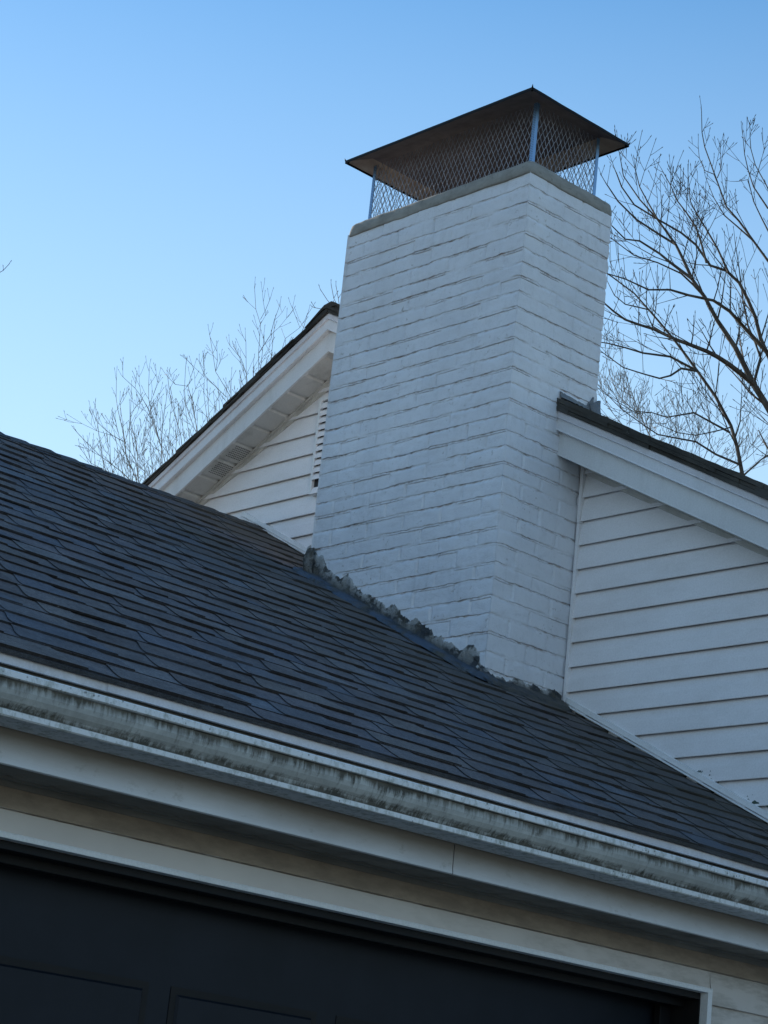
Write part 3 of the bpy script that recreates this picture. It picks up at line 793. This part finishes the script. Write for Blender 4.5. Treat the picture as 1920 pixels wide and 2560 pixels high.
# rolled rim with a slightly upturned near corner
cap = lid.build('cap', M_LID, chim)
rim = MB()
pts = [(X0, Y0), (X1, Y0), (X1, Y1), (X0, Y1)]
for a in range(4):
    p, q = pts[a], pts[(a+1) % 4]
    nx, ny = (q[1]-p[1]), -(q[0]-p[0]); L = math.hypot(nx, ny); nx, ny = nx/L, ny/L
    n = 14
    for i in range(n):
        def P(t): 
            x = p[0]+(q[0]-p[0])*t; y = p[1]+(q[1]-p[1])*t; wv = .0015*N(t*5, a)
            return x, y, wv
        xa, ya, wa = P(i/n); xb, yb2, wb = P((i+1)/n); o_ = .0025; hh = .010
        rim.hexa([(xa, ya, ZL-hh+wa), (xb, yb2, ZL-hh+wb), (xb+nx*o_, yb2+ny*o_, ZL-hh+wb), (xa+nx*o_, ya+ny*o_, ZL-hh+wa), (xa, ya, ZL+.003+wa), (xb, yb2, ZL+.003+wb), (xb+nx*o_, yb2+ny*o_, ZL+.003+wb), (xa+nx*o_, ya+ny*o_, ZL+.003+wa)])
for (x, y), (sx, sy) in zip(pts, ((-1, -1), (1, -1), (1, 1), (-1, 1))):
    rim.tube([(x-sx*.012, y-sy*.012, ZL-.004), (x+sx*.001, y+sy*.001, ZL+.004), (x+sx*.004, y+sy*.004, ZL+.014)], [.006, .004, .001], 5)
rim.build('lid_rim', M_LID, cap)
PX0, PX1, PY0, PY1 = .048, .450, .045, 1.052
zt = ZL+.022
for (x, y, sx, sy) in ((PX0, PY0, 1, 1), (PX1, PY0, -1, 1), (PX1, PY1, -1, -1), (PX0, PY1, 1, -1)):
    p = MB(); w_ = .017; t_ = .0016
    xs = sorted((x, x+sx*w_)); ys = sorted((y-sy*0, y+sy*t_)); p.box(xs[0], xs[1], ys[0], ys[1], cap_b, zt)
    xs = sorted((x, x+sx*t_)); ys = sorted((y+sy*t_, y+sy*w_)); p.box(xs[0], xs[1], ys[0], ys[1], cap_b, zt)
    xs = sorted((x+sx*t_, x+sx*.03)); ys = sorted((y+sy*t_, y+sy*.03)); p.box(xs[0], xs[1], ys[0], ys[1], cap_b+.002, cap_b+.0036)
    p.build('corner_post', M_ZPERF, cap)
def screen(A, B):
    m = MB(); A = Vector(A); B = Vector(B); L = (B-A).length; u = (B-A).normalized(); H = zt-.001-cap_b-.008
    wd, ht = .0275, .054; r_ = .0014; nrm_ = Vector((u.y, -u.x, 0))
    for sgn in (1, -1):
        s0 = -H*wd/ht*1.0
        x = -H*wd/ht if sgn > 0 else 0
        k = 0; end = L if sgn > 0 else L+H*wd/ht
        while x < end:
            # line: u = x + sgn*z*wd/ht
            za, zb_ = 0., H
            ua = x; ub = x+sgn*H*wd/ht
            def clip(za, zb_):
                lo, hi = 0., 1.
                for val, d in ((ua, ub-ua),):
                    if d > 0: lo = max(lo, (0-val)/d); hi = min(hi, (L-val)/d)
                    else: lo = max(lo, (L-val)/d); hi = min(hi, (0-val)/d)
                return lo, hi
            lo, hi = clip(za, zb_)
            if hi-lo > .01:
                ns = max(1, int((hi-lo)*12)); pts_ = []
                for i in range(ns+1):
                    t = lo+(hi-lo)*i/ns; uu = ua+(ub-ua)*t; pts_.append(A+u*uu+Vector((0, 0, cap_b+.008+H*t))+nrm_*(.0016*sgn*(1 if i % 2 else -1)*.5+.003*N(uu*3, t*2)))
                m.tube(pts_, r_, 4)
            x += wd
    return m.build('mesh_screen', M_WIRE, cap)
d_ = .004
screen((PX0+d_, PY1-.003, 0), (PX0+d_, PY0+.003, 0)); screen((PX0+.003, PY0+d_, 0), (PX1-.003, PY0+d_, 0))
screen((PX1-d_, PY0+.003, 0), (PX1-d_, PY1-.003, 0)); screen((PX1-.003, PY1-d_, 0), (PX0+.003, PY1-d_, 0))

# ================================================================= TREES
def catmull(pts, step):
    pts = [Vector(p) for p in pts]; P = [pts[0]*2-pts[1]]+pts+[pts[-1]*2-pts[-2]]; out = []
    for i in range(1, len(P)-2):
        n = max(1, int((P[i+1]-P[i]).length/step))
        for k in range(n):
            t = k/n; a, b, c, d = P[i-1], P[i], P[i+1], P[i+2]
            out.append(.5*((2*b)+(c-a)*t+(2*a-5*b+4*c-d)*t*t+(3*b-a-3*c+d)*t**3))
    out.append(pts[-1]); return out
UP = Vector((0, 0, 1))
def rvec(r): 
    while 1:
        v = Vector((r.uniform(-1, 1), r.uniform(-1, 1), r.uniform(-1, 1)))
        if .05 < v.length < 1: return v.normalized()
def twig(m, r, p, d, L, rad, lev, budget, upb=.10, rmin=.0022, dens=1.):
    if budget[0] <= 0: return
    n = max(3, int(L/.11)); pts = [p.copy()]; rads = [rad]; q = p.copy(); dd = d.copy(); st = L/n
    kids = []
    for i in range(n):
        dd = (dd + UP*upb + rvec(r)*.11).normalized(); q = q+dd*st; pts.append(q.copy())
        t = (i+1)/n; rads.append(max(rmin*.8, rad*(1-.72*t)))
        if lev > 0 and t < .97:
            pr = st/.10*dens
            if L > .13 and r.random() < pr: kids.append((q.copy(), dd.copy(), t))
    m.tube(pts, rads, 3 if rad < .012 else 5, cap=False); budget[0] -= n
    for (kp, kd, t) in kids:
        for sgn in ((1, -1) if r.random() < .35 else (r.choice((1, -1)),)):
            ax = kd.cross(rvec(r)); 
            if ax.length < .1: continue
            ax.normalize(); nd = (kd*math.cos(.75)+ax*math.sin(.75)*sgn+UP*.25).normalized()
            twig(m, r, kp, nd, max(.05, L*r.uniform(.3, .62)*(1.15-.5*t)), max(rmin, rad*(1-.6*t)*.5), lev-1, budget, upb, rmin, dens)
    # bud
    if rad < .009:
        e = pts[-1]; m.tube([e-dd*.004, e+dd*.006, e+dd*.020], [rmin*.8, rmin*1.5, rmin*.5], 3, cap=False); budget[0] -= 2
def limb(mt_, mtw, r, pts, r0, r1, spacing, tl, lev, budget, skip=.12, upb=.1, rmin=.0022, dens=1., side=None):
    P = catmull(pts, .12); m = len(P)
    mt_.tube(P, [r0+(r1-r0)*(i/(m-1))**.85 for i in range(m)], 7 if r0 > .02 else 5, cap=False)
    acc = 0; total = sum((P[i+1]-P[i]).length for i in range(m-1)); run = 0
    for i in range(1, m):
        sg_ = (P[i]-P[i-1]).length; acc += sg_; run += sg_
        if run/total < skip: continue
        if acc > spacing*r.uniform(.6, 1.3):
            acc = 0; d = (P[i]-P[i-1]).normalized(); ax = d.cross(rvec(r))
            if ax.length < .1: continue
            ax.normalize(); t = run/total
            nd = (d*.65+ax*.8+UP*.45).normalized()
            rr = (r0+(r1-r0)*t)*.42
            twig(mtw, r, P[i], nd, tl*(1.1-.8*t)*r.uniform(.45, 1.2), max(rmin*1.2, min(rr, .013)), lev, budget, upb, rmin, dens)
    # terminal
    twig(mtw, r, P[-1], (P[-1]-P[-2]).normalized(), tl*.25, max(rmin*1.3, r1), lev, budget, upb, rmin, dens)
def Q(z, pts, depth, dd=0.):
    s, ox, oy = z; n = len(pts)
    return [at(ox+x*s, oy+y*s, depth+dd*i/(max(1, n-1))) for i, (x, y) in enumerate(pts)]
ZT8 = (.452, 1450, 250)
def tree(name, label, base, fork, r0, limbs, depth, bark, seed, spacing, tl, lev, bud, Z=ZT8, rmin=.0022, dens=1., group='bare trees behind the house', upb=.1, rk=.6, extra=None, back=0):
    T = thing(name, base, label, 'tree', group); r = random.Random(seed); a = MB(); b = MB(); budget = [bud]
    mid = (Vector(base)*.5+Vector(fork)*.5)+Vector((.15, -.1, 0))
    P = catmull([base, mid, fork], .3); m = len(P); a.tube(P, [r0*1.25+(min(r0*.8, .045)-r0*1.25)*(i/(m-1))**1.6 for i in range(m)], 10, cap=True)
    for (pts, ra, rb, dd, kw) in limbs+extra_stems(extra, seed):
        L = Q(Z, pts, depth, dd)
        if kw.get('root', False): 
            L = [Vector(fork)]+L
        k2 = {k: v for k, v in kw.items() if k != 'root'}
        b = MB(); limb(b, b, r, L, ra*rk, max(rmin, rb*rk), k2.get('sp', spacing), k2.get('tl', tl), k2.get('lev', lev), budget, k2.get('skip', .1), upb, rmin, k2.get('dens', dens))
        b.build('branch', bark, T)
    for k9 in range(back):
        b = MB(); a9 = (k9+.5)/back*1.5-.85; F = Vector(fork)*(1-.16*(k9 % 3)/2)+Vector(base)*(.16*(k9 % 3)/2)
        dr = (rgt*math.cos(a9)*1.0+Vector((math.sin(YAW), math.cos(YAW), 0))*math.sin(a9)*.9); H = 1.6+.5*r.random()
        L = [F-Vector((0, 0, .1)), F+dr*.75+UP*.55, F+dr*1.5+UP*H, F+dr*2.0+UP*(H+.9), F+dr*2.3+UP*(H+1.5)]
        limb(b, b, r, L, .030, rmin*1.5, .16, .5, 2, budget, .15, upb, rmin, .6); b.build('branch', bark, T)
    a.build('trunk', bark, T, smooth=True); print(label[:40], 'budget left', budget[0])
    return T
def extra_stems(ex, seed):
    if not ex: return []
    r = random.Random(seed*7); sil, base_x, base_y, n = ex; out = []
    for i in range(n):
        q = (i+r.random())/n*(len(sil)-1); k = int(q); f = q-k; a, b = sil[k], sil[min(k+1, len(sil)-1)]
        tx, ty = a[0]+(b[0]-a[0])*f, a[1]+(b[1]-a[1])*f+r.uniform(70, 320)
        bx = base_x+(tx-base_x)*r.uniform(.45, .8); by = base_y
        my = (ty+by)/2; pts = [(bx, by), (bx+(tx-bx)*.3+r.uniform(-20, 20), by+(ty-by)*.35), (bx+(tx-bx)*.7+r.uniform(-15, 15), by+(ty-by)*.7), (tx, ty)]
        out.append((pts, .0105, .003, r.uniform(-1.2, 1.2), dict(root=True)))
    return out
D1 = 15.
f1 = at(1990, 1330, D1); 
tree('bare_tree', 'big bare maple at the right edge with thick dark limbs leaning left behind the chimney', (f1.x+.2, f1.y+.1, ZG), f1, .16, [
    ([(1100, 1800), (1040, 1700), (960, 1570), (860, 1370), (760, 1220), (690, 1090), (620, 990), (570, 880), (530, 800), (440, 745), (310, 660), (210, 560), (150, 470)], .048, .006, 1.0, dict(root=True)),
    ([(960, 1570), (820, 1460), (700, 1390), (530, 1325), (400, 1265), (250, 1215), (130, 1120), (40, 1040)], .028, .006, -1.2, {}),
    ([(1150, 1650), (1070, 1480), (1000, 1320), (970, 1200), (880, 1010), (810, 945), (720, 915), (640, 800), (560, 735), (430, 660), (300, 580), (230, 480), (200, 400)], .034, .006, .8, dict(root=True)),
    ([(1040, 1400), (920, 1270), (830, 1170), (740, 1110), (600, 1080), (500, 1050), (380, 1050), (250, 990), (150, 960)], .024, .005, -.8, {}),
    ([(620, 990), (500, 900), (440, 850), (330, 780), (250, 770), (170, 690), (60, 610)], .017, .004, .6, {}),
    ([(700, 900), (640, 700), (540, 560), (500, 470), (460, 400)], .012, .004, .5, {}),
    ([(820, 950), (760, 820), (690, 700), (610, 560), (600, 440)], .012, .004, .5, {}),
    ([(690, 1090), (560, 960), (430, 900), (300, 860), (180, 770)], .012, .004, -.5, {}),
    ([(530, 800), (420, 650), (330, 550), (240, 420), (220, 300)], .013, .004, .3, {}),
    ([(430, 660), (330, 480), (305, 380), (320, 280)], .009, .003, .2, {}),
    ([(960, 1570), (1000, 1430), (930, 1250), (900, 1100), (880, 930), (860, 800)], .014, .004, .6, {}),
], D1, M_BARK, 21, .062, .6, 3, 70000, dens=.95, rk=.72, back=5)
f2 = at(1995, 900, 17)
tree('bare_tree', 'bare tree at the right edge whose tall thin top stands highest against the sky', (f2.x+.6, f2.y+.3, ZG), f2, .10, [
    ([(1150, 1050), (1040, 890), (960, 780), (880, 670), (810, 590), (770, 480), (730, 370), (690, 260), (675, 180), (672, 60)], .024, .004, .5, dict(root=True)),
    ([(1200, 900), (1100, 620), (1030, 470), (970, 360), (945, 270), (940, 200)], .018, .004, .4, dict(root=True)),
    ([(960, 780), (870, 700), (800, 640), (740, 540), (700, 440)], .011, .003, .3, {}),
    ([(770, 480), (740, 410), (690, 390), (660, 320), (655, 270)], .007, .003, .2, {}),
    ([(760, 430), (780, 380), (778, 300)], .006, .003, .2, {}),
    ([(1040, 600), (960, 480), (910, 300), (900, 190)], .010, .003, .3, {}),
    ([(1060, 760), (960, 560), (930, 440), (875, 450)], .010, .003, .3, {}),
], 17, M_BARK, 8, .062, .5, 3, 30000, dens=.95, rk=.7, back=5)
f3 = at(1450+900*.452, 250+2150*.452, 13)
tree('bare_tree', 'slim bare tree with a brown trunk rising straight behind the right roof slope', (f3.x+.1, f3.y, ZG), f3, .05, [
    ([(900, 2080), (870, 1920), (835, 1800), (750, 1640), (650, 1500), (520, 1325), (380, 1160), (300, 1070), (180, 980), (60, 900)], .021, .005, .5, dict(root=True)),
    ([(650, 1500), (560, 1485), (500, 1525), (440, 1540), (350, 1515), (240, 1480), (130, 1400)], .0125, .004, -.4, {}),
    ([(650, 1500), (500, 1420), (350, 1400), (250, 1370), (150, 1345), (40, 1330)], .013, .004, -.3, {}),
    ([(830, 1840), (720, 1780), (630, 1730), (540, 1745), (480, 1755), (400, 1730), (290, 1720), (160, 1640)], .011, .003, .4, {}),
    ([(890, 2020), (750, 1960), (640, 1890), (530, 1870), (430, 1850), (340, 1790), (230, 1710), (120, 1600)], .012, .003, .5, {}),
    ([(835, 1810), (760, 1830), (640, 1855), (540, 1840), (450, 1800)], .007, .003, -.2, {}),
    ([(860, 1860), (885, 1780), (893, 1650)], .008, .004, .1, {}),
    ([(520, 1325), (400, 1250), (370, 1180), (365, 1000)], .008, .003, .2, {}),
    ([(900, 2080), (1000, 1990), (1060, 1950), (1150, 1900)], .009, .004, .2, {}),
    ([(380, 1160), (250, 1130), (190, 1080), (150, 1000)], .007, .003, .2, {}),
], 13, M_BARK, 5, .06, .48, 3, 36000, dens=1., rmin=.0018, rk=.68)
f4 = at(1700, 1350, 22)
tree('bare_tree', 'faint bare tree with fine pale twigs low between chimney and right roof slope', (f4.x, f4.y, ZG), f4, .08, [
    ([(560, 2300), (480, 2050), (400, 1880), (330, 1740), (280, 1600), (240, 1480), (220, 1380)], .016, .004, .5, dict(root=True)),
    ([(480, 2050), (330, 1900), (220, 1780), (150, 1680), (110, 1560)], .012, .004, .5, {}),
    ([(400, 1880), (260, 1830), (160, 1760), (60, 1700)], .010, .004, .5, {}),
    ([(560, 2300), (640, 2080), (700, 1950), (720, 1820), (700, 1700)], .012, .004, .5, {}),
    ([(330, 1740), (220, 1640), (160, 1500), (140, 1400)], .009, .003, .5, {}),
    ([(640, 2080), (820, 2050), (960, 1950), (1040, 1850)], .010, .003, .5, {}),
], 22, M_BARK2, 6, .07, .9, 3, 30000, dens=1., rmin=.0024, rk=.6)
Z2 = (.458, 200, 700)
f5 = at(200+420*.458, 700+1750*.458, 19)
tree('bare_tree', 'pale twiggy bare tree behind the garage ridge, left of the rake', (f5.x+.3, f5.y, ZG), f5, .12, [
    ([(420, 1500), (330, 1150), (250, 950), (235, 830), (205, 700), (197, 640), (199, 548)], .013, .003, .5, dict(root=True)),
    ([(330, 1150), (230, 1050), (110, 960), (30, 880), (0, 850)], .010, .003, .5, {}),
    ([(235, 880), (180, 850), (130, 810), (90, 770), (72, 728)], .007, .003, .1, {}),
    ([(460, 1500), (490, 1150), (440, 900), (400, 760), (375, 650), (378, 500)], .014, .003, .8, dict(root=True)),
    ([(440, 900), (370, 700), (300, 590), (235, 530)], .009, .003, .4, {}),
    ([(520, 1450), (560, 1050), (550, 850), (500, 680), (480, 540), (475, 515)], .013, .003, .6, dict(root=True)),
    ([(330, 1150), (290, 900), (275, 750), (280, 620)], .008, .003, .3, {}),
    ([(250, 1100), (140, 1040), (60, 1000), (10, 930)], .008, .003, .3, {}),
], 19, M_BARK2, 14, .045, .48, 3, 44000, Z2, rmin=.0019, dens=1.0, upb=.12, rk=.5, extra=([(-10, 880), (60, 780), (150, 680), (200, 600), (300, 560), (378, 520), (475, 540), (560, 560)], 380, 1350, 16))
f6 = at(200+760*.458, 700+1600*.458, 20)
tree('bare_tree', 'pale twiggy bare tree whose thin tips show just above the left rake', (f6.x+.3, f6.y+.2, ZG), f6, .12, [
    ([(760, 1400), (700, 1000), (620, 800), (580, 690), (570, 600), (576, 482)], .013, .003, .5, dict(root=True)),
    ([(700, 1000), (640, 820), (590, 580), (520, 570), (480, 530)], .009, .003, .3, {}),
    ([(880, 1200), (880, 800), (800, 600), (740, 500), (725, 400), (708, 300)], .014, .003, .5, dict(root=True)),
    ([(960, 1100), (980, 700), (975, 400), (985, 240), (960, 160), (953, 45)], .012, .003, .5, dict(root=True)),
    ([(975, 400), (1040, 300), (1060, 220), (1088, 145)], .007, .003, .3, {}),
    ([(985, 215), (1010, 170), (1036, 108)], .005, .003, .1, {}),
    ([(1060, 1000), (1090, 500), (1120, 320), (1200, 260), (1160, 155)], .009, .003, .4, dict(root=True)),
    ([(1120, 420), (1190, 330), (1220, 260), (1240, 190)], .006, .003, .3, {}),
    ([(800, 640), (680, 520), (655, 460)], .006, .003, .2, {}),
    ([(740, 500), (750, 440), (748, 390)], .005, .003, .2, {}),
    ([(880, 800), (920, 600), (880, 430), (820, 360)], .008, .003, .4, {}),
], 20, M_BARK2, 15, .045, .45, 3, 44000, Z2, rmin=.0020, dens=1.0, upb=.12, rk=.5, extra=([(520, 580), (600, 540), (680, 500), (740, 400), (820, 380), (900, 260), (960, 180), (1050, 180), (1130, 230), (1230, 250)], 820, 1250, 18))
f7 = at(1010, 1300, 21)
tree('bare_tree', 'bare tree mostly hidden by the chimney, a few tips over the gable peak', (f7.x, f7.y, ZG), f7, .10, [
    ([(1500, 500), (1450, 260), (1400, 170), (1350, 110), (1316, 58)], .008, .003, .2, dict(root=True, dens=.2, lev=1)),
    ([(1450, 400), (1425, 180), (1385, 100), (1372, 30)], .007, .003, .2, dict(dens=.2, lev=1)),
    ([(1425, 200), (1410, 100), (1398, 36)], .006, .003, .2, dict(dens=.2, lev=1)),
    ([(1450, 200), (1400, 190), (1330, 160), (1285, 152)], .005, .003, .2, dict(dens=.2, lev=0)),
], 21, M_BARK2, 16, .25, .22, 1, 1500, Z2, rmin=.003, dens=.3)
f8 = at(-420, 900, 14)
tree('bare_tree', 'bare tree outside the left edge with one budded twig tip in view', (f8.x, f8.y, ZG), f8, .10, [
    ([(-900, 900), (-400, 780), (-120, 720), (-20, 692), (8, 676), (22, 661)], .010, .0025, .3, dict(root=True, dens=.15, lev=0, skip=.6)),
    ([(-900, 900), (-800, 500), (-700, 200), (-650, -100)], .03, .004, .3, {}),
    ([(-800, 500), (-500, 300), (-400, 100), (-380, -50)], .02, .004, .3, {}),
], 14, M_BARK, 17, .3, .12, 1, 2500, (1, 0, 0), rmin=.002, dens=.3)
